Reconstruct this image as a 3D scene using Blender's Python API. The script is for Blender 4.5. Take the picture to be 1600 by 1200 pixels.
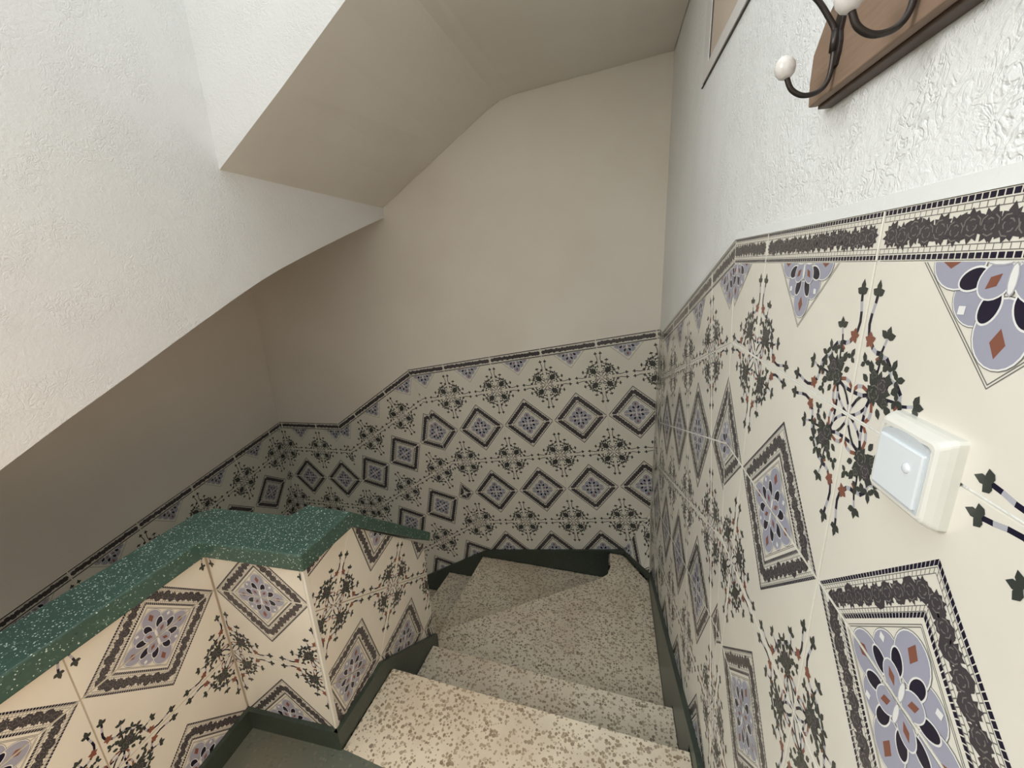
import bpy, math, random
from mathutils import Vector, Matrix

# ------------------------------------------------------------------ scene, camera, light
for o in list(bpy.data.objects):
    bpy.data.objects.remove(o, do_unlink=True)
scene = bpy.context.scene
col = scene.collection
random.seed(7)

# world: X to the right (right wall tiles at X=0), Y away from the viewer, Z up, metres
FPX = 645.98
YAW, PITCH, ROLL = -0.2315, -0.2706, -0.0466
CAM = Vector((-0.2541, -0.7831, 0.1665))
fwd = Vector((math.sin(YAW) * math.cos(PITCH), math.cos(YAW) * math.cos(PITCH), math.sin(PITCH)))
rgt = Vector((math.cos(YAW), -math.sin(YAW), 0))
upv = rgt.cross(fwd)
r2 = math.cos(ROLL) * rgt + math.sin(ROLL) * upv
u2 = -math.sin(ROLL) * rgt + math.cos(ROLL) * upv
cd = bpy.data.cameras.new('camera')
cam = bpy.data.objects.new('camera', cd)
col.objects.link(cam)
M = Matrix((r2, u2, -fwd)).transposed().to_4x4()
M.translation = CAM
cam.matrix_world = M
cd.sensor_fit = 'HORIZONTAL'
cd.sensor_width = 36.0
cd.lens = 36.0 * FPX / 1600.0
cd.clip_start = 0.01
scene.camera = cam

world = bpy.data.worlds.new('world')
scene.world = world
world.use_nodes = True
bg = world.node_tree.nodes['Background']
bg.inputs[0].default_value = (0.86, 0.94, 1.0, 1)
bg.inputs[1].default_value = 1.45


def area(name, loc, target, sx, sy, power, color):
    l = bpy.data.lights.new(name, 'AREA')
    l.shape = 'RECTANGLE'
    l.size, l.size_y, l.energy, l.color = sx, sy, power, color
    o = bpy.data.objects.new(name, l)
    col.objects.link(o)
    o.location = loc
    d = Vector(target) - Vector(loc)
    o.rotation_euler = d.to_track_quat('-Z', 'Y').to_euler()
    return o


# daylight from a window on the left behind the viewer; the open stairwell above lets in the sky
area('daylight_window', (-2.45, -1.45, 0.9), (0.0, -0.9, 0.1), 1.3, 1.4, 52, (0.95, 0.97, 1.0))
# unseen warm fill added low by the right wall to tint the parapet peach
area('warm_fill', (-0.06, -1.0, -0.45), (-1.3, -1.1, -0.42), 0.5, 0.5, 5.8, (1.0, 0.62, 0.36))

scene.view_settings.view_transform = 'Standard'
scene.view_settings.look = 'None'
scene.view_settings.exposure = 0.62
scene.view_settings.gamma = 1.0
scene.view_settings.use_curve_mapping = False


# ------------------------------------------------------------------ materials
def lin(c):
    return tuple(((v / 255) / 12.92 if v / 255 <= 0.04045 else ((v / 255 + 0.055) / 1.055) ** 2.4) for v in c) + (1,)


class NT:
    def __init__(self, name):
        self.m = bpy.data.materials.new(name)
        self.m.use_nodes = True
        self.t = self.m.node_tree
        self.b = self.t.nodes['Principled BSDF']
        self.co = None

    def n(self, typ, **kw):
        nd = self.t.nodes.new(typ)
        for k, v in kw.items():
            setattr(nd, k, v)
        return nd

    def l(self, a, b):
        self.t.links.new(a, b)

    def obj(self):
        if self.co is None:
            self.co = self.n('ShaderNodeNewGeometry').outputs['Position']
        return self.co

    def noise(self, scale, detail=3, rough=0.5, dist=0.0, vec=None):
        nd = self.n('ShaderNodeTexNoise')
        nd.inputs['Scale'].default_value = scale
        nd.inputs['Detail'].default_value = detail
        nd.inputs['Roughness'].default_value = rough
        nd.inputs['Distortion'].default_value = dist
        self.l(vec if vec is not None else self.obj(), nd.inputs['Vector'])
        return nd.outputs['Fac']

    def ramp(self, fac, stops):
        nd = self.n('ShaderNodeValToRGB')
        e = nd.color_ramp.elements
        while len(e) < len(stops):
            e.new(0.5)
        for i, (p, c) in enumerate(stops):
            e[i].position = p
            e[i].color = c
        self.l(fac, nd.inputs[0])
        return nd.outputs[0]

    def math(self, op, a, b=0.0):
        nd = self.n('ShaderNodeMath', operation=op)
        for i, v in enumerate((a, b)):
            if isinstance(v, (int, float)):
                nd.inputs[i].default_value = v
            else:
                self.l(v, nd.inputs[i])
        return nd.outputs[0]

    def mix(self, fac, a, b):
        nd = self.n('ShaderNodeMix', data_type='RGBA')
        for i, v in ((0, fac), (6, a), (7, b)):
            if isinstance(v, (int, float)):
                nd.inputs[i].default_value = v
            elif isinstance(v, tuple):
                nd.inputs[i].default_value = v
            else:
                self.l(v, nd.inputs[i])
        return nd.outputs[2]

    def bump(self, h, strength=0.3, dist=0.002):
        nd = self.n('ShaderNodeBump')
        nd.inputs['Strength'].default_value = strength
        nd.inputs['Distance'].default_value = dist
        self.l(h, nd.inputs['Height'])
        self.l(nd.outputs[0], self.b.inputs['Normal'])

    def set(self, color=None, rough=None, spec=None, metal=None, coat=None):
        if color is not None:
            if isinstance(color, tuple):
                self.b.inputs['Base Color'].default_value = color
            else:
                self.l(color, self.b.inputs['Base Color'])
        if rough is not None:
            if isinstance(rough, (int, float)):
                self.b.inputs['Roughness'].default_value = rough
            else:
                self.l(rough, self.b.inputs['Roughness'])
        if spec is not None:
            self.b.inputs['Specular IOR Level'].default_value = spec
        if metal is not None:
            self.b.inputs['Metallic'].default_value = metal
        if coat is not None:
            self.b.inputs['Coat Weight'].default_value = coat
            self.b.inputs['Coat Roughness'].default_value = 0.12
        return self.m


def plaster(name, c1, c2, coarse, strength, rough=0.6):
    t = NT(name)
    big = t.noise(2.2, 3)
    colr = t.mix(t.ramp(big, [(0.35, (0, 0, 0, 1)), (0.7, (1, 1, 1, 1))]), lin(c1), lin(c2))
    fine = t.noise(coarse, 4, 0.62, 0.7)
    worm = t.noise(coarse * 0.55, 2, 0.5, 1.3)
    ridge = t.math('ABSOLUTE', t.math('SUBTRACT', worm, 0.5))
    ridge = t.math('MULTIPLY', t.math('MINIMUM', ridge, 0.08), 6.0)
    mask = t.ramp(t.noise(coarse * 0.12, 2), [(0.42, (0, 0, 0, 1)), (0.6, (1, 1, 1, 1))])
    h = t.math('ADD', fine, t.math('MULTIPLY', ridge, mask))
    t.bump(h, strength, 0.004)
    return t.set(colr, rough, 0.35)


PLASTER_R = plaster('rough_white_plaster', (238, 240, 238), (230, 232, 229), 105, 0.55, 0.42)
PLASTER_L = plaster('textured_white_plaster', (234, 235, 234), (228, 228, 226), 95, 0.42, 0.5)
PLASTER_B = plaster('smooth_white_plaster', (234, 228, 217), (228, 220, 208), 60, 0.10, 0.55)
PLASTER_S = plaster('soffit_plaster', (234, 229, 219), (227, 221, 210), 70, 0.06, 0.6)


LIPMAT = plaster('smooth_edge_plaster', (226, 228, 224), (216, 217, 212), 40, 0.12, 0.5)


def glaze(name, c, rough=0.22, vary=6):
    t = NT(name)
    n = t.noise(9, 3)
    c2 = tuple(max(0, v - vary) for v in c)
    return t.set(t.mix(n, lin(c), lin(c2)), rough, 0.5)


CREAM = glaze('cream_tile_glaze', (230, 226, 213), 0.2, 14)
NAVY = glaze('navy_print', (30, 27, 48), 0.2)
LAV = glaze('lavender_print', (165, 166, 181), 0.22, 12)
WHITE = glaze('white_print', (232, 232, 228), 0.2)
RUST = glaze('rust_print', (138, 90, 74), 0.22, 14)
LEAF = glaze('leaf_green_print', (64, 68, 63), 0.22, 12)
ROSE = glaze('rose_grey_print', (74, 69, 72), 0.22, 10)
LINE = glaze('grey_line_print', (120, 118, 112), 0.22)
PALE = glaze('pale_grey_print', (178, 178, 184), 0.22)
TILE_MATS = [CREAM, NAVY, LAV, WHITE, RUST, LEAF, ROSE, LINE, PALE]
CRM, NVY, LVN, WHT, RST, LEF, RSE, LIN, PAL = range(9)

t = NT('grout')
GROUT = t.set(t.mix(t.noise(30, 3), lin((196, 188, 172)), lin((170, 160, 143))), 0.8)


def terrazzo(name, base, chips, scale, thr, stain=None, rough=0.4, speck=None, stain_amt=0.5):
    t = NT(name)
    v = t.n('ShaderNodeTexVoronoi')
    v.inputs['Scale'].default_value = scale
    v.inputs['Randomness'].default_value = 1.0
    dn = t.n('ShaderNodeTexNoise')
    dn.inputs['Scale'].default_value = scale * 1.3
    t.l(t.obj(), dn.inputs['Vector'])
    va = t.n('ShaderNodeVectorMath', operation='MULTIPLY_ADD')
    va.inputs[1].default_value = (0.6 / scale,) * 3
    t.l(dn.outputs['Color'], va.inputs[0])
    t.l(t.obj(), va.inputs[2])
    t.l(va.outputs[0], v.inputs['Vector'])
    sep = t.n('ShaderNodeSeparateColor')
    t.l(v.outputs['Color'], sep.inputs[0])
    size = t.math('MULTIPLY', sep.outputs[0], thr)
    inside = t.math('LESS_THAN', v.outputs['Distance'], size)
    chipc = t.ramp(sep.outputs[1], [(i / max(1, len(chips) - 1), lin(c)) for i, c in enumerate(chips)])
    basec = t.mix(t.noise(14, 4), lin(base), lin(tuple(int(x * 0.9) for x in base)))
    c = t.mix(inside, basec, chipc)
    if stain:
        m = t.ramp(t.noise(2.6, 4, 0.6), [(0.42, (0, 0, 0, 1)), (0.72, (1, 1, 1, 1))])
        m = t.math('MULTIPLY', m, stain_amt)
        c = t.mix(m, c, lin(stain))
    if speck:
        v2 = t.n('ShaderNodeTexVoronoi')
        v2.inputs['Scale'].default_value = scale * 1.7
        t.l(t.obj(), v2.inputs['Vector'])
        s2 = t.n('ShaderNodeSeparateColor')
        t.l(v2.outputs['Color'], s2.inputs[0])
        on = t.math('LESS_THAN', v2.outputs['Distance'], t.math('MULTIPLY', t.math('POWER', s2.outputs[2], 7.0), 0.5))
        c = t.mix(on, c, lin(speck))
    t.bump(t.noise(40, 3), 0.08, 0.001)
    return t.set(c, rough, 0.5)


TREAD = terrazzo('beige_terrazzo', (236, 224, 200), [(154, 138, 114), (178, 163, 138), (130, 116, 97), (202, 188, 164)], 108, 0.70,
                 (172, 140, 106), 0.42, None, 0.42)
CAPMAT = terrazzo('green_terrazzo', (70, 98, 87), [(50, 74, 66), (86, 114, 104), (58, 86, 76), (100, 126, 116)], 170, 0.6,
                  (50, 68, 60), 0.25, (200, 214, 204), 0.5)
GREENSTONE = terrazzo('dark_green_stone', (62, 72, 62), [(50, 60, 52), (72, 82, 72), (44, 54, 48)], 120, 0.6,
                      (48, 54, 46), 0.32, None, 0.5)
LANDING = terrazzo('landing_green_stone', (104, 110, 98), [(86, 94, 84), (118, 122, 108), (78, 88, 78)], 110, 0.6,
                   (110, 96, 74), 0.28, None, 0.5)
t = NT('old_wood')
mp = t.n('ShaderNodeMapping')
mp.inputs['Scale'].default_value = (40, 5, 60)
t.l(t.obj(), mp.inputs[0])
wn = t.noise(3.0, 5, 0.6, 0.6, mp.outputs[0])
t.bump(wn, 0.15, 0.001)
WOOD = t.set(t.mix(wn, lin((150, 126, 106)), lin((118, 96, 78))), 0.55)
t = NT('dark_wood_edge')
WOODEDGE = t.set(t.mix(t.noise(30, 4), lin((96, 80, 68)), lin((70, 57, 48))), 0.55)
t = NT('aged_iron')
IRON = t.set(t.mix(t.noise(80, 3), lin((74, 68, 64)), lin((52, 46, 44))), 0.42, 0.5, 0.7)
t = NT('porcelain')
PORC = t.set(t.mix(t.noise(20, 2), lin((226, 222, 216)), lin((214, 208, 202))), 0.12, 0.6)
t = NT('white_plastic')
PLASTIC = t.set(t.mix(t.noise(18, 2), lin((226, 226, 218)), lin((216, 214, 204))), 0.35)
t = NT('cool_white_plastic')
PLASTIC2 = t.set(t.mix(t.noise(18, 2), lin((224, 230, 232)), lin((216, 222, 225))), 0.22)
t = NT('grey_plastic')
PLASTICG = t.set(t.mix(t.noise(18, 2), lin((200, 206, 208)), lin((190, 196, 198))), 0.35)
t = NT('white_paint')
PAINT = t.set(t.mix(t.noise(12, 3), lin((226, 224, 220)), lin((214, 211, 206))), 0.35)
t = NT('beige_panel')
BEIGE = t.set(t.mix(t.noise(6, 3), lin((206, 190, 172)), lin((196, 180, 163))), 0.3)
t = NT('dark_gap')
GAP = t.set(t.mix(t.noise(30, 2), lin((84, 80, 76)), lin((66, 62, 60))), 0.7)


# ------------------------------------------------------------------ mesh helpers
def link(o, parent=None):
    col.objects.link(o)
    if parent:
        o.parent = parent
    return o


def mesh_obj(name, verts, faces, mats, fm=None, parent=None, smooth=False):
    me = bpy.data.meshes.new(name)
    me.from_pydata([tuple(v) for v in verts], [], faces)
    for m in (mats if isinstance(mats, (list, tuple)) else [mats]):
        me.materials.append(m)
    if fm:
        me.polygons.foreach_set('material_index', fm)
    if smooth:
        me.polygons.foreach_set('use_smooth', [True] * len(me.polygons))
    me.update()
    return link(bpy.data.objects.new(name, me), parent)


def fix_normals(o):
    import bmesh
    bm = bmesh.new()
    bm.from_mesh(o.data)
    bmesh.ops.recalc_face_normals(bm, faces=bm.faces)
    bm.to_mesh(o.data)
    bm.free()
    return o


def loft(name, ringA, ringB, mat, parent=None, bevel=0.0):
    """closed solid between two rings with the same number of points"""
    n = len(ringA)
    v = list(ringA) + list(ringB)
    f = [list(range(n))[::-1], list(range(n, 2 * n))]
    for i in range(n):
        j = (i + 1) % n
        f.append([i, j, n + j, n + i])
    o = fix_normals(mesh_obj(name, v, f, mat, None, parent))
    if bevel:
        b = o.modifiers.new('bevel', 'BEVEL')
        b.width = bevel
        b.segments = 2
        b.limit_method = 'ANGLE'
        b.angle_limit = math.radians(40)
    return o


def extr(name, ring, vec, mat, parent=None, bevel=0.0):
    vec = Vector(vec)
    return loft(name, [Vector(p) for p in ring], [Vector(p) + vec for p in ring], mat, parent, bevel)


def box(name, a, b, mat, parent=None, bevel=0.0):
    (x0, y0, z0), (x1, y1, z1) = a, b
    return extr(name, [(x0, y0, z0), (x1, y0, z0), (x1, y1, z0), (x0, y1, z0)], (0, 0, z1 - z0), mat, parent, bevel)


def tube(name, pts, rad, mat, parent=None, seg=10):
    pts = [Vector(p) for p in pts]
    # Catmull-Rom refine
    P = []
    for i in range(len(pts) - 1):
        p0, p1, p2, p3 = pts[max(0, i - 1)], pts[i], pts[i + 1], pts[min(len(pts) - 1, i + 2)]
        for k in range(6):
            s = k / 6
            P.append(0.5 * ((2 * p1) + (-p0 + p2) * s + (2 * p0 - 5 * p1 + 4 * p2 - p3) * s * s + (-p0 + 3 * p1 - 3 * p2 + p3) * s ** 3))
    P.append(pts[-1])
    v, f = [], []
    for i, p in enumerate(P):
        d = (P[min(i + 1, len(P) - 1)] - P[max(i - 1, 0)]).normalized()
        a = d.cross(Vector((0, 1, 0)))
        if a.length < 1e-3:
            a = d.cross(Vector((1, 0, 0)))
        a.normalize()
        b = d.cross(a)
        for k in range(seg):
            w = 2 * math.pi * k / seg
            v.append(p + rad * (math.cos(w) * a + math.sin(w) * b))
    for i in range(len(P) - 1):
        for k in range(seg):
            k2 = (k + 1) % seg
            f.append([i * seg + k, i * seg + k2, (i + 1) * seg + k2, (i + 1) * seg + k])
    f.append(list(range(seg))[::-1])
    f.append(list(range((len(P) - 1) * seg, len(P) * seg)))
    return fix_normals(mesh_obj(name, v, f, mat, None, parent, True))


def lathe(name, centre, axis, prof, mat, parent=None, seg=20):
    axis = Vector(axis).normalized()
    a = axis.orthogonal().normalized()
    b = axis.cross(a)
    v, f = [], []
    for (h, r) in prof:
        for k in range(seg):
            w = 2 * math.pi * k / seg
            v.append(Vector(centre) + axis * h + r * (math.cos(w) * a + math.sin(w) * b))
    for i in range(len(prof) - 1):
        for k in range(seg):
            k2 = (k + 1) % seg
            f.append([i * seg + k, i * seg + k2, (i + 1) * seg + k2, (i + 1) * seg + k])
    f.append(list(range(seg))[::-1])
    f.append(list(range((len(prof) - 1) * seg, len(prof) * seg)))
    return fix_normals(mesh_obj(name, v, f, mat, None, parent, True))


def struct(o):
    o['kind'] = 'structure'
    return o


def tag(o, label, cat, group=None):
    o['label'] = label
    o['category'] = cat
    if group:
        o['group'] = group
    return o


# ------------------------------------------------------------------ printed tile patterns (2-D convex pieces)
TW, TH = 0.30, 0.212          # tile width and height
HB, BH = 0.158, 0.046         # cut top row height, border strip height


def strip(out, pts, w, mats, layer=1, ext=0.0):
    for i in range(len(pts) - 1):
        (x0, y0), (x1, y1) = pts[i], pts[i + 1]
        L = math.hypot(x1 - x0, y1 - y0)
        if L < 1e-7:
            continue
        dx, dy = (x1 - x0) / L, (y1 - y0) / L
        nx, ny = -dy * w / 2, dx * w / 2
        e = ext if ext else w * 0.2
        m = mats[i % len(mats)] if isinstance(mats, (list, tuple)) else mats
        out.append((layer, m, [(x0 - dx * e + nx, y0 - dy * e + ny), (x0 - dx * e - nx, y0 - dy * e - ny),
                               (x1 + dx * e - nx, y1 + dy * e - ny), (x1 + dx * e + nx, y1 + dy * e + ny)]))


def ell(out, c, a, b, ang, m, layer=1, n=12):
    ca, sa = math.cos(ang), math.sin(ang)
    out.append((layer, m, [(c[0] + ca * a * math.cos(t) - sa * b * math.sin(t), c[1] + sa * a * math.cos(t) + ca * b * math.sin(t))
                           for t in [2 * math.pi * k / n for k in range(n)]]))


def leaf(out, c, ang, L, W, m, layer=1):
    ca, sa = math.cos(ang), math.sin(ang)
    pr = [(0, 0), (0.25, -0.42), (0.6, -0.48), (1, 0), (0.6, 0.48), (0.25, 0.42)]
    out.append((layer, m, [(c[0] + ca * x * L - sa * y * W, c[1] + sa * x * L + ca * y * W) for x, y in pr]))


def rhomb(out, c, a, b, ang, m, layer):
    ca, sa = math.cos(ang), math.sin(ang)
    out.append((layer, m, [(c[0] + ca * x - sa * y, c[1] + sa * x + ca * y) for x, y in ((a, 0), (0, b), (-a, 0), (0, -b))]))


def trefoil(out, c, ang, s, m=LEF, layer=2):
    leaf(out, c, ang, s * 1.3, s * 0.75, m, layer)
    leaf(out, c, ang + 1.9, s, s * 0.7, m, layer)
    leaf(out, c, ang - 1.9, s, s * 0.7, m, layer)


def rose(out, c, r, lod, layer=2, m=RSE, rnd=None):
    rnd = rnd or random
    n = 11 if lod == 0 else 7
    a0 = rnd.random() * 6
    pts = []
    for k in range(2 * n):
        rr = r * (1.12 if k % 2 == 0 else 0.82) * (0.9 + 0.2 * rnd.random())
        pts.append((c[0] + rr * math.cos(a0 + math.pi * k / n), c[1] + rr * math.sin(a0 + math.pi * k / n)))
    if lod == 0:
        for k in range(2 * n):
            out.append((layer, m, [c, pts[k], pts[(k + 1) % (2 * n)]]))
        for k in range(6):
            a = a0 + k * 1.047
            rr = r * (0.42 + 0.3 * (k % 2))
            p = [(c[0] + rr * math.cos(a + q) * (1 - 0.12 * abs(q)), c[1] + rr * math.sin(a + q) * (1 - 0.12 * abs(q))) for q in (-0.55, 0, 0.55)]
            strip(out, p, r * 0.09, LIN, layer + 1)
    else:
        out.append((layer, m, pts[::2]))


def medallion(out, lod):
    """round flower medallion centred on the origin"""
    L = 1
    N = 24 if lod == 0 else 10
    for k in range(4):
        a = k * math.pi / 2
        d = a + math.pi / 4
        c = (0.053 * math.cos(a), 0.053 * math.sin(a))
        ell(out, c, 0.0280, 0.0250, a, LIN, L + 3, N)
        ell(out, c, 0.0272, 0.0242, a, WHT, L + 4, N)
        ell(out, c, 0.0258, 0.0228, a, LVN, L + 5, N)
        c2 = (0.045 * math.cos(d), 0.045 * math.sin(d))
        ell(out, c2, 0.0190, 0.0220, d, LIN, L, N)
        ell(out, c2, 0.0182, 0.0212, d, WHT, L + 1, N)
        ell(out, c2, 0.0170, 0.0200, d, LVN, L + 2, N)
        rhomb(out, (0.060 * math.cos(a), 0.060 * math.sin(a)), 0.0115, 0.0068, a, RST, L + 6)
        if lod == 0:
            rhomb(out, (0.0555 * math.cos(d), 0.0555 * math.sin(d)), 0.0052, 0.0046, d, WHT, L + 6)
    for k in range(8):
        a = (k + 0.5) * math.pi / 4
        c = (0.0375 * math.cos(a), 0.0375 * math.sin(a))
        ell(out, c, 0.0150, 0.0095, a, WHT, L + 7, N)
        ell(out, c, 0.0132, 0.0078, a, NVY, L + 8, N)
    for k in range(4):
        d = k * math.pi / 2 + math.pi / 4
        c = (0.0205 * math.cos(d), 0.0205 * math.sin(d))
        ell(out, c, 0.0172, 0.0135, d, WHT, L + 9, N)
        ell(out, c, 0.0158, 0.0122, d, LVN, L + 10, N)
        rhomb(out, (0.022 * math.cos(d), 0.022 * math.sin(d)), 0.0085, 0.0045, d, RST, L + 11)
    for k in range(4):
        a = k * math.pi / 2
        ell(out, (0.0135 * math.cos(a), 0.0135 * math.sin(a)), 0.0125, 0.0042, a, PAL, L + 12, 10)
        ell(out, (0.0135 * math.cos(a), 0.0135 * math.sin(a)), 0.0112, 0.0031, a, WHT, L + 13, 10)


def thin_square(out, rho):
    for r in (rho, rho - 0.0028):
        strip(out, [(-r, 0), (0, -r), (r, 0), (0, r), (-r, 0)], 0.0009, LIN, 1)


def band(out, ra, rb, m, layer):
    for sx, sy in ((1, 1), (1, -1), (-1, 1), (-1, -1)):
        out.append((layer, m, [(sx * ra, 0), (0, sy * ra), (0, sy * rb), (sx * rb, 0)]))


def dashes(out, ra, rb, m, layer, n, fill):
    for sx, sy in ((1, -1), (-1, -1)):
        for k in range(n):
            t0, t1 = (k + 0.5 - fill / 2) / n, (k + 0.5 + fill / 2) / n
            out.append((layer, m, [(sx * ra * (1 - t0), sy * ra * t0), (sx * ra * (1 - t1), sy * ra * t1),
                                   (sx * rb * (1 - t1), sy * rb * t1), (sx * rb * (1 - t0), sy * rb * t0)]))


def quarter(out, lod, rnd):
    """floral scroll in the quarter a>0, b>0 about a flower centre"""
    Q = []

    def half(P):
        T = []
        st = [NVY, PAL, NVY, NVY, RSE, PAL, NVY] if lod == 0 else [RSE]
        w = 0.0042 if lod == 0 else 0.0036
        # tendril beside the joint
        trefoil(T, P(0.013, 0.128), 0, 0.0095)
        T[-3:] = []
        base = len(T)
        c = P(0.013, 0.127)
        for dx, dy in ((0, 0.0125), (0.008, 0.004), (-0.0075, 0.0045)):
            p = P(0.013 + dx, 0.127 + dy)
            leaf(T, c, math.atan2(p[1] - c[1], p[0] - c[0]), math.hypot(p[0] - c[0], p[1] - c[1]) * 1.15, 0.0076, LEF, 2)
        strip(T, [P(0.013, 0.128), P(0.0115, 0.118), P(0.009, 0.108), P(0.008, 0.098), P(0.010, 0.089), P(0.014, 0.082)], w, st, 1)
        # small red flower
        c = P(0.014, 0.083)
        for k in range(5):
            leaf(T, c, k * 1.257 + 0.4, 0.0088, 0.0062, RST if lod == 0 else RSE, 2)
        # stem to the scroll
        strip(T, [P(0.016, 0.081), P(0.021, 0.0755), P(0.028, 0.073), P(0.035, 0.0735)], w * 1.15, st, 1)
        strip(T, [P(0.034, 0.073), P(0.0365, 0.082), P(0.039, 0.089)], w * 0.7, st, 1)
        c = P(0.039, 0.089)
        for dx, dy in ((0.002, 0.0115), (0.009, 0.0035), (-0.0075, 0.005)):
            p = P(0.039 + dx, 0.089 + dy)
            leaf(T, c, math.atan2(p[1] - c[1], p[0] - c[0]), 0.0118, 0.0072, LEF, 2)
        # scroll loop
        sc = [P(0.029, 0.066), P(0.036, 0.0715), P(0.044, 0.0705), P(0.0505, 0.064), P(0.053, 0.054), P(0.0505, 0.043)]
        strip(T, sc, w * 1.05, [RST, PAL, NVY, PAL, NVY] if lod == 0 else [RSE], 1)
        strip(T, [P(0.036, 0.044), P(0.034, 0.054), P(0.035, 0.064), P(0.0345, 0.073)], w * 0.7, [LEF, NVY], 1)
        # bow by the joint
        strip(T, [P(0.002, 0.029), P(0.008, 0.0345), P(0.016, 0.036), P(0.024, 0.034)], w, [RST, PAL, RST] if lod == 0 else [RSE], 1)
        strip(T, [P(0.002, 0.026), P(0.010, 0.0265), P(0.019, 0.0275), P(0.026, 0.030)], w, [NVY, PAL, NVY] if lod == 0 else [RSE], 1)
        for x, y, a, s in ((0.026, 0.052, 1.9, 0.011), (0.041, 0.058, 0.9, 0.010), (0.022, 0.043, 2.6, 0.009), (0.045, 0.05, 0.1, 0.011)):
            c = P(x, y)
            q = P(x + math.cos(a) * 0.01, y + math.sin(a) * 0.01)
            leaf(T, c, math.atan2(q[1] - c[1], q[0] - c[0]), s * 1.25, s * 0.8, LEF, 2)
        return T

    Q += half(lambda a, b: (a, b))
    Q += half(lambda a, b: (b, a))
    # petal loop from the centre
    pl = []
    for k in range(13):
        t_ = k / 12 * 2 * math.pi
        x = 0.0205 - 0.0195 * math.cos(t_)
        y = 0.0088 * math.sin(t_) * (0.55 + 0.45 * x / 0.04)
        s = math.sqrt(0.5)
        pl.append((s * (x - y), s * (x + y)))
    strip(Q, pl, 0.0036, [NVY, PAL, NVY, LEF] if lod == 0 else [RSE], 1)
    for p, q in (((0.062, 0.0545), 0.3), ((0.0545, 0.062), 1.27), ((0.06, 0.013), -0.4), ((0.013, 0.06), 1.97), ((0.066, 0.036), -0.2), ((0.036, 0.066), 1.77)):
        leaf(Q, p, q, 0.0115, 0.0068, LEF, 2)
        leaf(Q, p, q + 1.7, 0.0085, 0.0058, LEF, 2)
        leaf(Q, p, q - 1.7, 0.0085, 0.0058, LEF, 2)
    rose(Q, (0.0345, 0.0345), 0.0112, lod, 2, LEF, rnd)
    rose(Q, (0.0445, 0.0445), 0.0088, lod, 3, RSE, rnd)
    if lod == 0:
        rose(Q, (0.052, 0.030), 0.0058, lod, 2, LEF, rnd)
        rose(Q, (0.030, 0.052), 0.0058, lod, 2, LEF, rnd)
    for a in (0.1, 0.785, 1.47, 2.4, -0.8):
        leaf(Q, (0.038, 0.038), a, 0.0205, 0.0105, LEF, 2)
    out += Q


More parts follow.
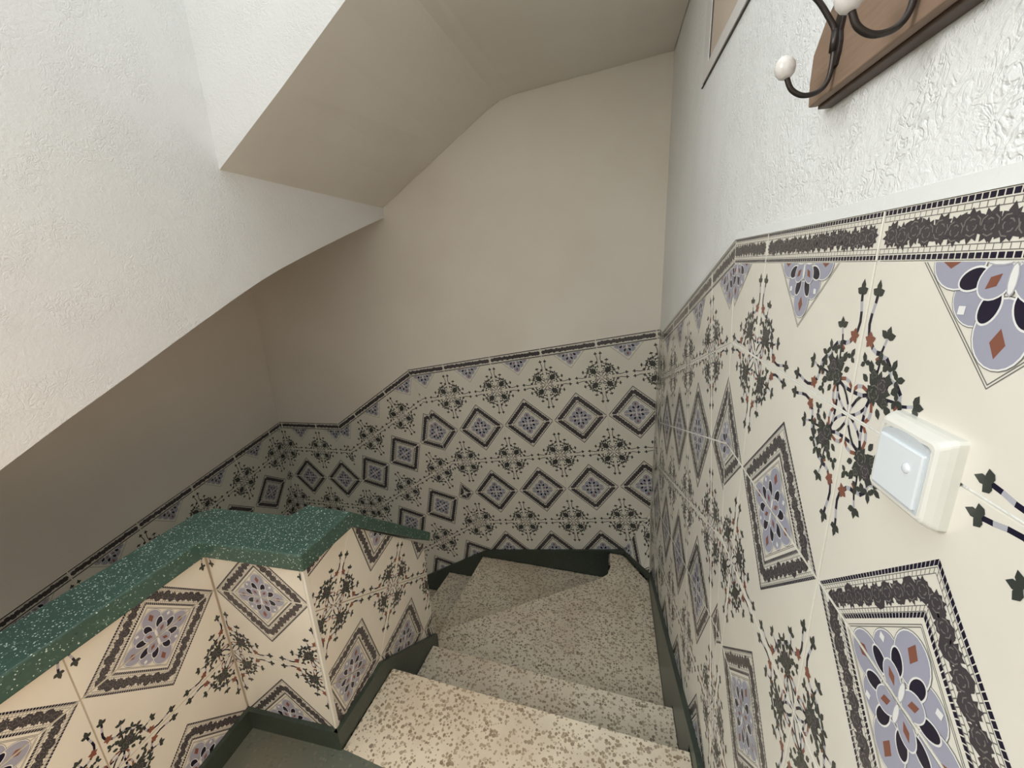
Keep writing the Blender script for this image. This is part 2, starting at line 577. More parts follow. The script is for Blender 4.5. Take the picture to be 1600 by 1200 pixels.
def pattern(kind, lod):
    rnd = random.Random(11)
    S = []
    if kind in ('D', 'M'):
        q = []
        quarter(q, lod, rnd)
        for sx in (1, -1):
            for (la, m, p) in q:
                S.append((la, m, [(sx * (TW / 2 - a), b) for a, b in p]))
        D = []
        R0 = 0.148
        md = []
        medallion(md, lod)
        D += [(la, m, [(x * (0.90 if lod == 0 else 0.82), y * (0.90 if lod == 0 else 0.82)) for x, y in p]) for la, m, p in md]
        if kind == 'D':
            thin_square(D, R0 * 0.575)
            if lod == 0:
                dashes(D, R0, R0 * 0.962, NVY, 1, 40, 0.84)
                for r in (R0 * 0.95, R0 * 0.912):
                    strip(D, [(-r, 0), (0, -r), (r, 0)], 0.0007, LIN, 1)
                dashes(D, R0 * 0.95, R0 * 0.912, LIN, 1, 36, 0.16)
                for r in (R0 * 0.705, R0 * 0.665):
                    strip(D, [(-r, 0), (0, -r), (r, 0)], 0.0007, LIN, 1)
                dashes(D, R0 * 0.705, R0 * 0.665, LIN, 1, 28, 0.18)
                dashes(D, R0 * 0.66, R0 * 0.622, NVY, 1, 28, 0.8)
            else:
                band(D, R0, R0 * 0.965, NVY, 1)
                band(D, R0 * 0.925, R0 * 0.912, LIN, 1)
                band(D, R0 * 0.70, R0 * 0.69, LIN, 1)
                band(D, R0 * 0.66, R0 * 0.625, NVY, 1)
            for sx in (1, -1):
                n = 10
                for k in range(n):
                    tt = (k + 0.62) / (n + 0.24)
                    r = R0 * 0.812
                    c = (sx * r * (1 - tt), -r * tt)
                    rose(D, c, 0.0098 if lod == 0 else 0.0108, lod, 2, RSE, rnd)
                    c3 = (c[0] + rnd.uniform(-0.004, 0.004), c[1] + rnd.uniform(-0.004, 0.004))
                    if lod == 0:
                        rose(D, c3, 0.0085, 1, 2, RSE, rnd)
            S += [(la, m, [(x, y + TH) for x, y in p]) for la, m, p in D]
        else:
            thin_square(D, R0 * 0.575)
            S += [(la, m, [(x, y + HB) for x, y in p]) for la, m, p in D]
        # chain leaves between the flowers
        if True:
            pass
    else:  # border strip, u in +-0.15, v in 0..BH
        h = BH
        n = 50 if lod == 0 else 1
        for v0, v1 in ((0.0, 0.0052), (h - 0.0052, h)):
            for k in range(n):
                f = 0.1 if lod == 0 else 0.0
                x0, x1 = -0.15 + (k + f) * 0.3 / n, -0.15 + (k + 1 - f) * 0.3 / n
                S.append((1, NVY, [(x0, v0), (x1, v0), (x1, v1), (x0, v1)]))
        for v0, v1 in ((0.0065, 0.011), (h - 0.011, h - 0.0065)):
            strip(S, [(-0.15, v0), (0.15, v0)], 0.0007, LIN, 1)
            strip(S, [(-0.15, v1), (0.15, v1)], 0.0007, LIN, 1)
            if lod == 0:
                for k in range(46):
                    x = -0.15 + (k + 0.5) * 0.3 / 46
                    strip(S, [(x, v0), (x, v1)], 0.0007, LIN, 1)
        m = 19
        for k in range(m):
            x = -0.134 + 0.268 * k / (m - 1)
            rose(S, (x, h / 2 + rnd.uniform(-0.0022, 0.0022)), 0.0104, lod, 2, RSE, rnd)
            if lod == 0:
                leaf(S, (x, h / 2), rnd.uniform(0.9, 2.2), 0.0135, 0.007, RSE, 2)
                leaf(S, (x, h / 2), rnd.uniform(-2.2, -0.9), 0.0125, 0.007, RSE, 2)
    S.sort(key=lambda s: s[0])
    return S


PATTERNS = {}


def get_pattern(kind, lod):
    if (kind, lod) not in PATTERNS:
        PATTERNS[(kind, lod)] = pattern(kind, lod)
    return PATTERNS[(kind, lod)]


def clip(poly, planes):
    """keep the side where a*x+b*y >= c"""
    for a, b, c in planes:
        if not poly:
            return poly
        d = [a * x + b * y - c for x, y in poly]
        if min(d) >= 0:
            continue
        if max(d) <= 0:
            return []
        out = []
        n = len(poly)
        for i in range(n):
            j = (i + 1) % n
            if d[i] >= 0:
                out.append(poly[i])
            if (d[i] >= 0) != (d[j] >= 0):
                s = d[i] / (d[i] - d[j])
                out.append((poly[i][0] + s * (poly[j][0] - poly[i][0]), poly[i][1] + s * (poly[j][1] - poly[i][1])))
        poly = out
    return poly


def parea(p):
    return 0.5 * sum(p[i][0] * p[(i + 1) % len(p)][1] - p[(i + 1) % len(p)][0] * p[i][1] for i in range(len(p)))


TILE_T = 0.0026
TILE_MESH = {}
STEP = 0.00010


def tile_mesh(name, outline, shapes):
    v, f, fm = [], [], []
    if parea(outline) < 0:
        outline = outline[::-1]
    n = len(outline)
    cx = sum(p[0] for p in outline) / n
    cy = sum(p[1] for p in outline) / n
    e = 0.0006
    inner = []
    for (x, y) in outline:
        d = math.hypot(x - cx, y - cy) or 1
        inner.append((x - (x - cx) / d * e, y - (y - cy) / d * e))
    for ring, z in ((outline, -TILE_T), (outline, -e), (inner, 0.0)):
        v += [(x, y, z) for x, y in ring]
    f.append(list(range(2 * n, 3 * n)))
    fm.append(CRM)
    for r in (0, 1):
        for i in range(n):
            j = (i + 1) % n
            f.append([r * n + i, r * n + j, (r + 1) * n + j, (r + 1) * n + i])
            fm.append(CRM)
    for la, m, p in shapes:
        if parea(p) < 0:
            p = p[::-1]
        b = len(v)
        zz = STEP * la + 3e-6 * (len(f) % 31)
        v += [(x, y, zz) for x, y in p]
        f.append(list(range(b, b + len(p))))
        fm.append(m)
    me = bpy.data.meshes.new(name)
    me.from_pydata(v, [], f)
    for m in TILE_MATS:
        me.materials.append(m)
    me.polygons.foreach_set('material_index', fm)
    me.update()
    return me


GAPW = 0.0014


def place_tile(name, parent, kind, lod, O, eu, ev, n, s, hgt, planes3, poly_extra=None):
    A, Bv = eu * s, ev * s
    rect = [(-TW / 2 + GAPW, GAPW if kind != 'L' else 0.0004), (TW / 2 - GAPW, GAPW if kind != 'L' else 0.0004),
            (TW / 2 - GAPW, hgt - (GAPW if kind == 'D' else 0.0004)), (-TW / 2 + GAPW, hgt - (GAPW if kind == 'D' else 0.0004))]
    pl2 = []
    for (pt, nm) in planes3:
        a, b = nm.dot(A), nm.dot(Bv)
        L = math.hypot(a, b)
        if L < 1e-9:
            continue
        pl2.append((a / L, b / L, (pt - O).dot(nm) / L + GAPW * 0.6))
    cutp = [p for p in pl2 if min(p[0] * x + p[1] * y - p[2] for x, y in rect) < 0]
    outline = clip(rect, cutp)
    if len(outline) < 3 or abs(parea(outline)) < 0.00012:
        return None
    if not cutp and abs(hgt - (HB if kind == 'M' else BH if kind == 'L' else TH)) < 1e-6:
        key = (kind, lod)
    else:
        key = None
    if key is None or key not in TILE_MESH:
        inset = 0.0007
        rp = [(1, 0, rect[0][0] + inset), (-1, 0, -rect[1][0] + inset), (0, 1, rect[0][1] + inset), (0, -1, -rect[2][1] + inset)]
        cp = rp + [(a, b, c + inset) for a, b, c in cutp]
        shapes = []
        for la, m, p in get_pattern(kind, lod):
            q = clip(p, cp)
            if len(q) >= 3 and abs(parea(q)) > 1e-8:
                shapes.append((la, m, q))
        me = tile_mesh(name, outline, shapes)
        if key:
            TILE_MESH[key] = me
    else:
        me = TILE_MESH[key]
    o = bpy.data.objects.new(name, me)
    link(o, parent)
    mm = Matrix((A, Bv, n)).transposed().to_4x4()
    mm.translation = O
    o.matrix_world = mm
    return o


def section(parent, P0, h, theta, planes, cols, rows, lod, border=True, top=True, hb=HB):
    """rotated band of tiles. P0: where a column joint meets the upper flower joint; h: horizontal direction along the wall"""
    h = Vector(h).normalized()
    Zv = Vector((0, 0, 1))
    eu = (math.cos(theta) * h + math.sin(theta) * Zv).normalized()
    n = h.cross(Zv).normalized()
    ev = n.cross(eu).normalized()
    P0 = Vector(P0)
    lodf = lod if callable(lod) else (lambda p: lod)
    for c in range(cols[0], cols[1]):
        uc = (c + 0.5) * TW
        if border:
            O = P0 + uc * eu + hb * ev
            place_tile('border_tile', parent, 'L', lodf(O), O, eu, ev, n, 1, BH, planes)
        if top:
            O = P0 + uc * eu
            place_tile('tile', parent, 'M', lodf(O), O, eu, ev, n, 1, hb, planes)
        for k in rows:
            if k % 2 == 1:
                O = P0 + uc * eu - (k - 1) * TH * ev
                s = -1
            else:
                O = P0 + uc * eu - k * TH * ev
                s = 1
            place_tile('tile', parent, 'D', lodf(O), O, eu, ev, n, s, TH, planes)


def evec(h, theta):
    h = Vector(h).normalized()
    eu = (math.cos(theta) * h + math.sin(theta) * Vector((0, 0, 1))).normalized()
    n = h.cross(Vector((0, 0, 1))).normalized()
    return eu, n.cross(eu).normalized(), n


def mitre(K, h, th1, th2):
    """plane (point, normal pointing along +h) of the bisecting cut between two bands"""
    ev1, ev2 = evec(h, th1)[1], evec(h, th2)[1]
    m = (ev1 + ev2).normalized()
    n = evec(h, th1)[2]
    nm = m.cross(n)
    if nm.dot(Vector(h)) < 0:
        nm = -nm
    return Vector(K), nm.normalized()


def neg(pl):
    return pl[0], -pl[1]


# ------------------------------------------------------------------ the setting
ZL, RIS = -1.11, 0.176
Z0, Z1, Z2, Z3, Z4 = ZL - RIS, ZL - 2 * RIS, ZL - 3 * RIS, ZL - 4 * RIS, ZL - 5 * RIS
D0, PHI = 1.3484, -0.0798
XL = -2.526
XS = -1.47


def yb(x):
    return D0 + PHI * x


WT = 0.0025     # plaster/grout lies this far behind the tile faces
wall_right = struct(box('wall_right', (WT, -2.6, -2.9), (0.14, 1.62, 2.7), PLASTER_R))
wall_back = struct(extr('wall_back', [(0.14, yb(0.14) + WT, -2.9), (-2.75, yb(-2.75) + WT, -2.9), (-2.75, yb(-2.75) + 0.15, -2.9), (0.14, yb(0.14) + 0.15, -2.9)],
                        (0, 0, 5.6), PLASTER_B))
wall_left = struct(box('wall_left', (XL - 0.14, -2.6, -2.9), (XL - WT, 1.6, 2.7), PLASTER_B))

struct(box('wall_rear', (XL, -2.74, -2.9), (0.14, -2.6, 2.7), PLASTER_B))

# upper flight on the left: its side face, with the sloping and then flattening lower edge
low = [(-0.75, -0.412), (-0.6, -0.342), (-0.261, -0.186), (-0.138, -0.127), (0.016, -0.058), (0.218, 0.035), (0.40, 0.117), (0.52, 0.168), (0.62, 0.206), (0.75, 0.25), (0.874, 0.291), (1.10, 0.363), (1.30, 0.424), (1.47, 0.474)]
ring = [(XS, y, z) for y, z in low] + [(XS, 1.47, 2.7), (XS, -0.75, 2.7)]
wall_stair = struct(extr('wall_upper_flight', ring, (XL - XS - 0.01, 0, 0), PLASTER_L))


# soffit of the winders above: ruled between the front edge at Y=0.44 and the back wall
def soff_front(x):
    pts = [(XS, 0.515), (-1.193, 0.708), (-0.952, 0.882), (-0.83, 0.955), (0.02, 1.02)]
    return interp(pts, x)


def soff_back(x):
    pts = [(XS, 0.523), (-0.84, 0.905), (-0.768, 0.94), (-0.70, 0.955), (0.02, 1.012)]
    return interp(pts, x)


def interp(pts, x):
    for (x0, z0), (x1, z1) in zip(pts, pts[1:]):
        if x0 <= x <= x1:
            return z0 + (z1 - z0) * (x - x0) / (x1 - x0)
    return pts[-1][1]


xs = [XS, -1.3, -1.193, -1.05, -0.952, -0.89, -0.83, -0.768, -0.70, -0.5, -0.25, 0.0]
ra = [(x, 0.44, soff_front(x)) for x in xs] + [(0.0, 0.44, 2.7), (XS, 0.44, 2.7)]
rb = [(x, yb(x), soff_back(x)) for x in xs] + [(0.0, yb(0), 2.7), (XS, yb(XS), 2.7)]
v = [Vector(p) for p in ra + rb]
nn = len(ra)
fcs = [list(range(nn)), list(range(2 * nn - 1, nn - 1, -1))]
fmm = [1, 0]
for i in range(nn):
    j = (i + 1) % nn
    fcs.append([i, j, nn + j, nn + i])
    fmm.append(0)
ceil = struct(fix_normals(mesh_obj('ceiling', v, fcs, [PLASTER_S, PLASTER_L], fmm)))

# landing floor and the floors under the stairs
floor = struct(extr('floor', [(-1.36, -2.6, ZL - 0.2), (WT, -2.6, ZL - 0.2), (WT, -0.205, ZL - 0.2), (-0.819, -0.094, ZL - 0.2), (-0.972, -0.072, ZL - 0.2), (-1.36, -0.06, ZL - 0.2)], (0, 0, 0.2), LANDING))
struct(box('floor_lower', (XL, -2.6, -2.95), (0.0, 1.6, -2.85), GREENSTONE))
struct(box('wall_lower', (XL, -2.35, -2.85), (-1.38, -2.3, -1.1), PLASTER_B))

# ------------------------------------------------------------------ tiled bands on the right wall
hR = Vector((0, -1, 0))
TR1 = 0.3245
KR = Vector((0, 0.1805, 0.178))
VR = Vector((0, 1.216, -0.170))
mR01 = mitre(KR, hR, 0.0, TR1)       # normal towards the viewer (-Y)
mR12 = mitre(VR, hR, 0.0, TR1)
eu1, ev1, nR = evec(hR, TR1)
mid = HB + BH / 2
# phases: border joints on the sloping band
P1 = Vector((0, 0.358, 0.112)) - (Vector((0, 0.358, 0.112)) - KR).dot(ev1) * ev1 - mid * ev1
botR = (Vector((0, 0, -1.30)), Vector((0, 0, 1)))
near_lod = lambda p: 0 if p.y < 0.55 else 1
section(wall_right, (0, 0.002, 0), hR, 0.0, [mR01, botR], (-2, 4), range(1, 7), 0)
section(wall_right, P1, hR, TR1, [neg(mR01), mR12, (Vector((0, 0, -1.62)), Vector((0, 0, 1)))], (-4, 3), range(1, 7), near_lod)
PV = VR - mid * Vector((0, 0, 1))
section(wall_right, (0, 1.27, PV.z), hR, 0.0, [neg(mR12), (Vector((0, 1.346, 0)), Vector((0, -1, 0))), (Vector((0, 0, -1.5)), Vector((0, 0, 1)))], (-2, 2), range(1, 7), 1)

# smooth plaster lip above the border strip
def lip(pts, n, parent, mat):
    up = Vector((0, 0, 1))
    A_ = [Vector(p) + n * 0.0012 for p in pts] + [Vector(p) + up * 0.014 + n * -0.0015 for p in pts][::-1]
    B_ = [Vector(p) - n * 0.0024 for p in pts] + [Vector(p) + up * 0.014 - n * 0.0024 for p in pts][::-1]
    return loft('plaster_edge', A_, B_, mat, parent)


zt_ = HB + BH
lip([(0, -2.2, zt_), (0, 0.185, zt_), (0, 1.228, -0.146), (0, 1.345, -0.146)], Vector((-1, 0, 0)), wall_right, LIPMAT)

# ------------------------------------------------------------------ tiled bands on the back wall
hB = Vector((1, PHI, 0)).normalized()
TB1, TB2, TB3 = 0.1685, 0.586, 0.045


def onb(x, z):
    return Vector((x, yb(x), z))


K1, K2 = onb(-1.424, -0.421), onb(-2.014, -0.808)
m12 = mitre(K1, hB, TB2, TB1)
m23 = mitre(K2, hB, TB3, TB2)
e1, v1, nB = evec(hB, TB1)
PB1 = onb(-0.2415, -0.6079) + TH * v1
# shift the band along its normal direction so that the border meets the first kink
PB1 += ((K1 - PB1).dot(v1) - mid) * v1 * 0.5
cornB = (onb(0.0, 0), Vector((-1, 0, 0)))
# little tiled fillet in the bottom corner: the back wall tiles stop at it
FA, FB, FC = onb(-0.136, -1.43), Vector((0.0, 1.15, -1.40)), onb(0.0, -1.17)
fil = (FA, (FC - FA).cross(nB).normalized())
if fil[1].x > 0:
    fil = (fil[0], -fil[1])
section(wall_back, PB1, hB, TB1, [m12, cornB], (-5, 2), range(1, 5), 1)
section(wall_back, PB1, hB, TB1, [m12, cornB, (onb(0, -1.80), Vector((0.17, 0, 1)))], (-5, 2), range(5, 7), 1, False, False)
e2, v2, _ = evec(hB, TB2)
J2 = onb(-1.61, -0.561)
PB2 = J2 - (J2 - K1).dot(v2) * v2 - mid * v2
section(wall_back, PB2, hB, TB2, [neg(m12), m23, (onb(0, -2.2), Vector((0, 0, 1)))], (-3, 6), range(1, 8), 1)
e3, v3, _ = evec(hB, TB3)
J3 = onb(-2.203, -0.827)
PB3 = J3 - (J3 - K2).dot(v3) * v3 - mid * v3
cornL = (onb(XL, 0), Vector((1, 0, 0)))
section(wall_back, PB3, hB, TB3, [neg(m23), cornL, (onb(0, -2.0), Vector((0, 0, 1)))], (-2, 3), range(1, 6), 1)

# ------------------------------------------------------------------ tiled band on the left wall
hL = Vector((0, 1, 0))
TL = 0.155
eL, vL, nL = evec(hL, TL)
KL = Vector((XL, 1.535, -0.838))
PL_ = Vector((XL, 0.857, -0.94))
PL_ = PL_ - (PL_ - KL).dot(vL) * vL - mid * vL
section(wall_left, PL_, hL, TL, [(Vector((XL, yb(XL) - 0.002, 0)), Vector((0, -1, 0))), (Vector((XL, -0.6, 0)), Vector((0, 1, 0))), (Vector((XL, 0, -1.9)), Vector((0, 0, 1)))], (-5, 4), range(1, 5), 1)

# ------------------------------------------------------------------ skirting boards
SK = -0.016
sk_r = [(-2.5, ZL), (0.12, ZL), (0.12, Z0), (0.36, Z0), (0.36, Z1), (1.155, Z1), (1.155, -1.412), (0.055, -1.052), (-2.5, -1.052)]
base_r = struct(extr('baseboard_right', [(SK, y, z) for y, z in sk_r], (0.0162 - 0.0, 0, 0), GREENSTONE))


def skb(x, z, off):
    p = onb(x, z)
    return p + nB * off


sk_b = [(-0.136, Z1), (-0.222, Z1), (-0.222, Z2), (-1.03, Z2), (-1.03, Z3), (-1.29, Z3), (-1.29, Z4), (-1.62, Z4), (-1.62, -1.985), (-0.998, -1.593), (-0.136, -1.434)]
base_b = struct(extr('baseboard_back', [skb(x, z, 0.016) for x, z in sk_b], -nB * 0.0162, GREENSTONE))

# corner fillet panel at the foot of the back right corner
fc = [FA + nB * 0.012, Vector((-0.013, 1.15, -1.408)), FC + nB * 0.006]
fn = (fc[1] - fc[0]).cross(fc[2] - fc[0]).normalized()
if fn.y > 0:
    fn = -fn
fu = (fc[1] - fc[0]).normalized()
fv = fn.cross(fu).normalized()
corner = loft('trim_1', [fc[0], fc[1], fc[2]], [onb(-0.13, -1.43) + Vector((0, 0.0, 0)), Vector((0.001, 1.17, -1.40)), onb(-0.001, -1.17) + Vector((0, 0.002, 0))], GROUT)
struct(corner)
inw = []
for a, b in ((0, 1), (1, 2), (2, 0)):
    e = fc[b] - fc[a]
    nm = fn.cross(e).normalized()
    if nm.dot((fc[0] + fc[1] + fc[2]) / 3 - fc[a]) < 0:
        nm = -nm
    inw.append((fc[a] + fn * 0.001, nm))
Of = fc[0] + fu * 0.02 - fv * 0.05 + fn * 0.0015
for k, (uc, vf, s) in enumerate(((0.03, 0.20, -1), (0.03, 0.20, 1), (0.33, 0.20, -1))):
    place_tile('tile', corner, 'D', 1, fc[0] + fu * uc + fv * vf + fn * 0.0015, fu, fv, fn, s, TH, inw)
base_c = struct(extr('baseboard_corner', [(-0.136, yb(-0.136) - 0.014, Z1), (-0.012, 1.15, Z1), (-0.0, 1.165, Z1), (-0.13, yb(-0.13), Z1)], (0, 0, 0.042), GREENSTONE))

# ------------------------------------------------------------------ steps
XC = lambda y: -0.972 + 0.077 * (y + 0.065)      # stair side face of the parapet


def step(name_label, poly, z, riser_edges):
    root = bpy.data.objects.new('stair_step', None)
    link(root)
    cx = sum(p[0] for p in poly) / len(poly)
    cy = sum(p[1] for p in poly) / len(poly)
    root.location = (cx, cy, z - RIS)
    tr = extr('tread', [(x - cx, y - cy, RIS - 0.032) for x, y in poly], (0, 0, 0.032), TREAD, root, 0.0025)
    for (a, b) in riser_edges:
        A, Bb = Vector((a[0], a[1], 0)), Vector((b[0], b[1], 0))
        d = (Bb - A).normalized()
        nrm = Vector((-d.y, d.x, 0))
        c = Vector((cx, cy, 0))
        if nrm.dot(c - (A + Bb) / 2) < 0:
            nrm = -nrm
        q = [A + nrm * 0.02 - c, Bb + nrm * 0.02 - c, Bb + nrm * 0.045 - c, A + nrm * 0.045 - c]
        extr('riser', [(p.x, p.y, 0.0) for p in q], (0, 0, RIS - 0.032), TREAD, root)
    tag(root, name_label, 'stair step', 'steps of the winding stair')
    return root


step('beige terrazzo step level with the green landing, nearest and highest of the flight',
     [(XC(-0.07) + 0.015, -0.077), (-0.819, -0.094), (-0.0165, -0.204), (-0.0165, 0.100), (XC(0.175) + 0.014, 0.178)], ZL, [((-0.0165, 0.100), (-0.935, 0.178))])
step('straight beige terrazzo step just below the top step, beside the parapet',
     [(XC(0.14) + 0.014, 0.130), (-0.0165, 0.055), (-0.0165, 0.350), (XC(0.432) + 0.014, 0.432)], Z0, [((-0.0165, 0.350), (-0.91, 0.432))])
step('broad winder step of beige terrazzo along the tiled right wall, reaching the corner',
     [(XC(0.4) + 0.014, 0.40), (-0.0165, 0.305), (-0.0165, 1.140), (-0.140, yb(-0.14) - 0.02), (-0.216, yb(-0.216) - 0.018), (-0.212, 1.235), (-0.228, 1.17), (-0.269, 1.128), (-0.995, 0.662), (-0.985, 0.482), (XC(0.482) + 0.014, 0.482)], Z1,
     [((-0.269, 1.128), (-0.98, 0.67))])
step('wedge-shaped winder step of beige terrazzo against the middle of the back wall',
     [(-0.20, 1.20), (-0.20, yb(-0.2) - 0.018), (-1.022, yb(-1.022) - 0.018), (-1.085, 0.777), (-1.03, 0.60), (-0.93, 0.66)], Z2, [((-1.022, 1.40), (-1.085, 0.777))])
step('narrow shaded terrazzo step below the wedge winder, seen past the parapet end',
     [(-0.985, 0.70), (-0.985, yb(-1.0) - 0.018), (-1.277, yb(-1.277) - 0.018), (-1.32, 1.10), (-1.24, 0.62)], Z3, [((-1.277, 1.42), (-1.32, 1.10))])
step('lowest visible terrazzo step, deep in shade behind the parapet end',
     [(-1.20, 0.60), (-1.23, yb(-1.23) - 0.018), (-1.60, yb(-1.60) - 0.018), (-1.72, 1.10), (-1.40, 0.55)], Z4, [((-1.66, 1.42), (-1.72, 1.10))])

# ------------------------------------------------------------------ parapet with tiled faces and green cap
E1 = Vector((-1.272, -0.062, 0))
E2 = Vector((-0.972, -0.066, 0))
E3 = Vector((XC(0.475), 0.475, 0))
parapet = bpy.data.objects.new('parapet', None)
link(parapet)
parapet.location = (-1.1, 0.0, ZL)
tag(parapet, 'low tiled parapet wall with green terrazzo cap bending around the stair opening', 'parapet')


def pworld(o):
    o.matrix_parent_inverse = Matrix.Translation((1.1, 0.0, -ZL))
    return o


CB = -0.512     # underside of the cap on the level part
# core body: level part and sloping part
g = 0.0025
plan_l = [(-1.272 - g, -2.2), (-1.272 - g, -0.062 + g), (-0.972 - g, -0.066 + g), (XC(0.105) - g, 0.105), (-1.075, 0.105), (-1.085, 0.045), (-1.375, 0.045), (-1.375, -2.2)]
pworld(extr('wall_body', [(x, y, -2.0) for x, y in plan_l], (0, 0, CB + 2.0), GROUT, parapet))
SE = -0.838     # underside of the cap at the far end
rA = [(XC(0.105) - g, 0.105, -2.0), (XC(0.475) - g, 0.475, -2.0), (XC(0.475) - g, 0.475, SE), (XC(0.105) - g, 0.105, CB)]
rB = [(-1.075, 0.105, -2.0), (-1.05, 0.475, -2.0), (-1.05, 0.475, SE), (-1.075, 0.105, CB)]
pworld(loft('end_body', rA, rB, GROUT, parapet))


class Par:
    pass


def psec(P0, h, theta, planes, cols, rows, lod=0):
    before = set(bpy.data.objects)
    section(parapet, P0, h, theta, planes, cols, rows, lod, False, False)
    for o in set(bpy.data.objects) - before:
        mw = o.matrix_world.copy()
        o.matrix_parent_inverse = Matrix.Translation((1.1, 0.0, -ZL))


ZJ = -0.627     # diamond joint on the level faces
capl = (Vector((0, 0, CB)), Vector((0, 0, -1)))
flo = (Vector((0, 0, ZL + 0.01)), Vector((0, 0, 1)))
# face running towards the viewer
psec((-1.272, -0.064, ZJ + TH), (0, 1, 0), 0.0, [capl, flo, (E1 + Vector((0, -0.002, 0)), Vector((0, -1, 0)))], (-4, 0), range(1, 4))
# short face across
hBp = (E2 - E1).normalized()
psec((E1.x, E1.y, ZJ + TH), hBp, 0.0, [capl, flo, (E2 - hBp * 0.009, -hBp), (E1 + hBp * 0.002, hBp)], (0, 1), range(1, 4))
# stair side face, tiles follow the slope of the stairs
hC = (E3 - E2).normalized()
TC = -0.545
eC, vC, nC = evec(hC, TC)
PC = Vector((XC(0.003), 0.003, -0.692))
slope_n = Vector((0, CB - SE, 0)) * 0
capdir = (Vector((XC(0.475), 0.475, SE)) - Vector((XC(0.105), 0.105, CB))).normalized()
capn = nC.cross(capdir)
if capn.z > 0:
    capn = -capn
psec(PC + 2 * TH * vC, hC, TC, [capl, (Vector((XC(0.105), 0.105, CB)), capn), (E2 + hC * 0.009, hC), (E3 - hC * 0.002, -hC), (Vector((0, 0, -1.45)), Vector((0, 0, 1)))], (-4, 4), range(1, 6))

# white corner trim where the two faces meet
tr = pworld(extr('corner_trim', [(E2.x - 0.0085, E2.y - 0.0005, ZL + 0.05), (E2.x - 0.003, E2.y - 0.0035, ZL + 0.05), (E2.x + 0.002, E2.y - 0.002, ZL + 0.05), (E2.x + 0.0025, E2.y + 0.0085, ZL + 0.05), (E2.x - 0.004, E2.y + 0.004, ZL + 0.05)],
                 (0, 0, CB - ZL - 0.05), PLASTIC, parapet))
tr['label'] = 'cream corner trim strip'

# cap
CT = CB + 0.048
o_ = 0.018
capw = [(-1.272 + o_, -2.2), (-1.272 + o_, -0.062 - o_), (-0.972 + o_, -0.066 - o_), (XC(0.105) + o_, 0.105), (-1.090, 0.118), (-1.105, 0.062), (-1.36, 0.062), (-1.392, 0.03), (-1.392, -2.2)]
cap = pworld(extr('cap', [(x, y, CB) for x, y in capw], (0, 0, CT - CB), CAPMAT, parapet, 0.004))
cap['label'] = 'green terrazzo cap with white specks'
ra = [(XC(0.105) + o_, 0.103, CB), (XC(0.105) + o_, 0.103, CT), (-1.090, 0.116, CT), (-1.090, 0.116, CB)]
rb = [(XC(0.49) + o_, 0.492, SE), (XC(0.49) + o_, 0.505, SE + 0.030), (-1.06, 0.505, SE + 0.030), (-1.06, 0.492, SE)]
pworld(loft('sloping_cap', ra, rb, CAPMAT, parapet, 0.003))

# parapet skirting
s = 0.013
zt = ZL + 0.066
pworld(extr('skirting', [(-1.272, -2.2, ZL), (-1.272, -0.062, ZL), (-1.272 + s, -0.062 - s, ZL), (-1.272 + s, -2.2, ZL)], (0, 0, 0.066), GREENSTONE, parapet))
pworld(extr('skirting', [(-1.272, -0.062, ZL), (-0.972, -0.066, ZL), (-0.972 + s, -0.066 - s, ZL), (-1.272 + s, -0.062 - s, ZL)], (0, 0, 0.066), GREENSTONE, parapet))
skc = [(-0.066 - s, ZL), (0.178, ZL), (0.178, Z0), (0.435, Z0), (0.435, Z1), (0.476, Z1), (0.476, -1.272), (0.135, -1.038), (0.10, zt), (-0.066 - s, zt)]
ring = [Vector((XC(y) + s, y, z)) for y, z in skc]
pworld(loft('skirting', ring, [p + Vector((-s, 0.0, 0)) for p in ring], GREENSTONE, parapet))

# ------------------------------------------------------------------ light switch
sw = bpy.data.objects.new('light_switch', None)
link(sw)
SWY, SWZ = -0.4115, -0.0045
sw.location = (0, SWY, SWZ)
tag(sw, 'white square wall switch with a single rocker, mounted over the flowered tiles', 'switch')
hw, hh, dp = 0.0365, 0.0375, 0.0165


def rr(hw, hh, r, x, n=4, dy=0.0, dz=0.0):
    P = []
    for cx, cz, a0 in ((hw - r, hh - r, 0), (-hw + r, hh - r, 90), (-hw + r, -hh + r, 180), (hw - r, -hh + r, 270)):
        for k in range(n + 1):
            a = math.radians(a0 + 90 * k / n)
            P.append(Vector((x, cx + r * math.cos(a) + dy, cz + r * math.sin(a) + dz)))
    return P


rings = [rr(hw, hh, 0.003, 0.0), rr(hw, hh, 0.004, -0.006), rr(hw - 0.001, hh - 0.001, 0.005, -0.010), rr(hw - 0.003, hh - 0.004, 0.005, -0.0150), rr(hw - 0.0052, hh - 0.0062, 0.005, -dp),
         rr(hw - 0.0085, hh - 0.0095, 0.002, -dp), rr(hw - 0.0087, hh - 0.0097, 0.002, -dp + 0.002)]
v, f = [], []
for R_ in rings:
    v += R_
n = len(rings[0])
for i in range(len(rings) - 1):
    for k in range(n):
        k2 = (k + 1) % n
        f.append([i * n + k, i * n + k2, (i + 1) * n + k2, (i + 1) * n + k])
f.append(list(range((len(rings) - 1) * n, len(rings) * n)))
fix_normals(mesh_obj('housing', v, f, PLASTIC, None, sw, False))
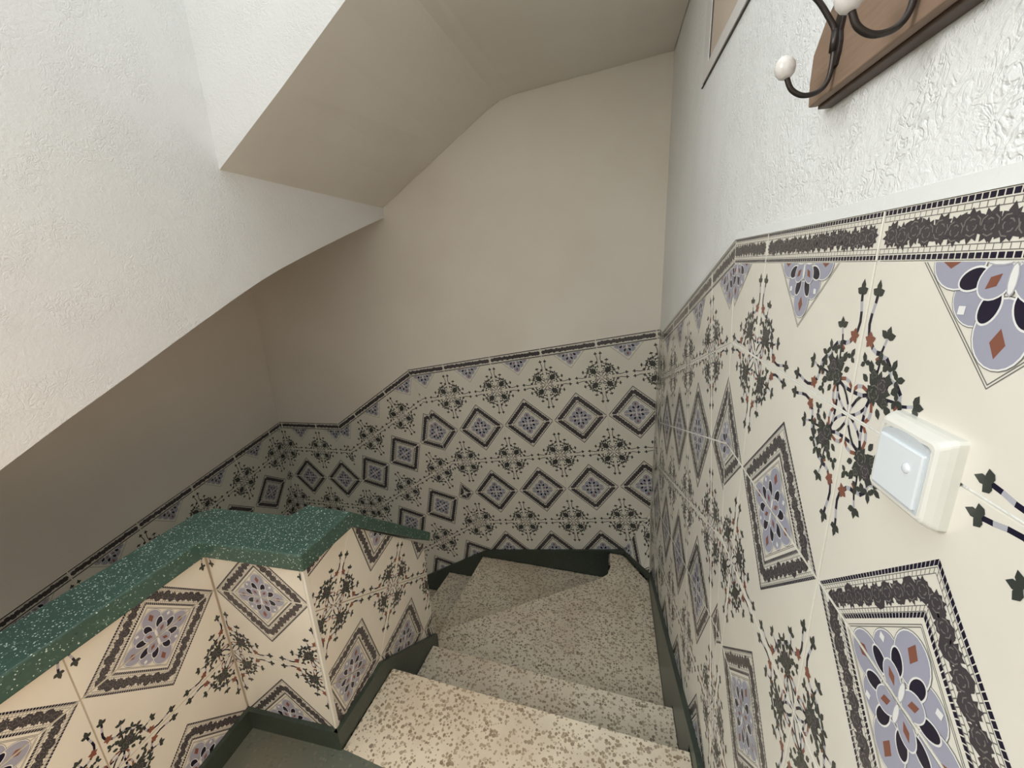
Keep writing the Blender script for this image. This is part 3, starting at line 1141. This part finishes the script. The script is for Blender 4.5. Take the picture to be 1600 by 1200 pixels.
# grey bezel with an arched top
bez = [Vector((-dp - 0.0004, y, z)) for y, z in [(-0.0285, -0.0285), (0.0285, -0.0285), (0.0285, 0.0225), (0.022, 0.0265), (0.011, 0.0292), (0.0, 0.030), (-0.011, 0.0292), (-0.022, 0.0265), (-0.0285, 0.0225)]]
extr('bezel', bez, (0.002, 0, 0), PLASTICG, sw)
ro = extr('rocker', [Vector((-dp - 0.0028, y, z)) for y, z in [(-0.0262, -0.0258), (0.0262, -0.0258), (0.0262, 0.0205), (-0.0262, 0.0205)]], (0.004, 0, 0), PLASTIC2, sw, 0.0012)
lathe('indicator_boss', (-dp - 0.0028, -0.012, 0.004), (-1, 0, 0), [(-0.001, 0.0042), (0.0006, 0.0042), (0.0014, 0.0032), (0.0018, 0.0012)], PLASTIC2, ro, 16)

# ------------------------------------------------------------------ coat rack: wooden board with iron hooks
rack = bpy.data.objects.new('coat_rack', None)
link(rack)
rack.location = (0, -0.5, 0.335)
tag(rack, 'wooden coat rack board with iron hooks and white porcelain knobs, on the right wall', 'coat rack')
inv = Vector((0, 0.5, -0.335))
yz = [(-0.149, 0.337), (-0.144, 0.362), (-0.145, 0.392), (-0.168, 0.417), (-0.19, 0.43), (-0.80, 0.43), (-0.826, 0.392), (-0.826, 0.362), (-0.820, 0.337)]
extr('board', [Vector((-0.022, y, z)) + inv for y, z in yz], (0.010, 0, 0), WOOD, rack, 0.0015)
yz2 = [(-0.149, 0.334), (-0.143, 0.360), (-0.145, 0.394), (-0.168, 0.419), (-0.19, 0.433), (-0.80, 0.433), (-0.827, 0.394), (-0.827, 0.360), (-0.820, 0.334)]
extr('back_board', [Vector((-0.0115, y, z)) + inv for y, z in yz2], (0.0115 + WT, 0, 0), WOODEDGE, rack, 0.001)


def hook(y):
    w = lambda x, z, dy=0.0: Vector((x, y + dy, z)) + inv
    plate = [w(-0.022, z, dy) for dy, z in [(-0.0045, 0.357), (0.0045, 0.357), (0.0085, 0.368), (0.009, 0.378), (0.006, 0.388), (0.0085, 0.398), (0.0, 0.412), (-0.0085, 0.398), (-0.006, 0.388), (-0.009, 0.378), (-0.0085, 0.368)]]
    hk = extr('hook', plate, (-0.004, 0, 0), IRON, rack, 0.0008)
    tube('lower_prong', [w(-0.027, 0.385), w(-0.026, 0.365), w(-0.028, 0.346), w(-0.036, 0.336), w(-0.050, 0.334), w(-0.062, 0.341), w(-0.068, 0.353)], 0.0027, IRON, hk)
    tube('upper_prong', [w(-0.027, 0.372), w(-0.028, 0.390), w(-0.036, 0.404), w(-0.048, 0.420), w(-0.064, 0.434)], 0.0027, IRON, hk)
    lathe('sleeve', w(-0.027, 0.371), (0, 0, 1), [(0, 0.0037), (0.020, 0.0037)], IRON, hk, 12)
    kn = lathe('knob', w(-0.068, 0.353), (-0.28, 0, 0.96), [(-0.001, 0.004), (0.0015, 0.0074), (0.0065, 0.0098), (0.012, 0.0100), (0.017, 0.0082), (0.0205, 0.0045), (0.0215, 0.0012)], PORC, hk)
    kn['label'] = 'white porcelain knob'
    kn2 = lathe('knob', w(-0.064, 0.434), (-0.6, 0, 0.8), [(-0.001, 0.004), (0.0015, 0.0074), (0.0065, 0.0098), (0.012, 0.0100), (0.017, 0.0082), (0.0205, 0.0045), (0.0215, 0.0012)], PORC, hk)
    kn2['label'] = 'white porcelain knob'


for y in (-0.208, -0.335, -0.462, -0.589, -0.716):
    hook(y)

# ------------------------------------------------------------------ framed opening high on the right wall
win = struct(box('window_1', (-0.0015, 0.0, 0.668), (WT, 0.60, 1.25), BEIGE))
box('bottom_rail', (-0.004, -0.02, 0.640), (WT, 0.645, 0.672), PAINT, win)
box('side_rail', (-0.004, 0.585, 0.672), (WT, 0.645, 1.25), PAINT, win)
box('glazing_bead', (-0.0022, 0.572, 0.672), (WT, 0.585, 1.25), GAP, win)
box('seam', (-0.0012, -0.02, 0.6378), (WT, 0.672, 0.640), GAP, win)
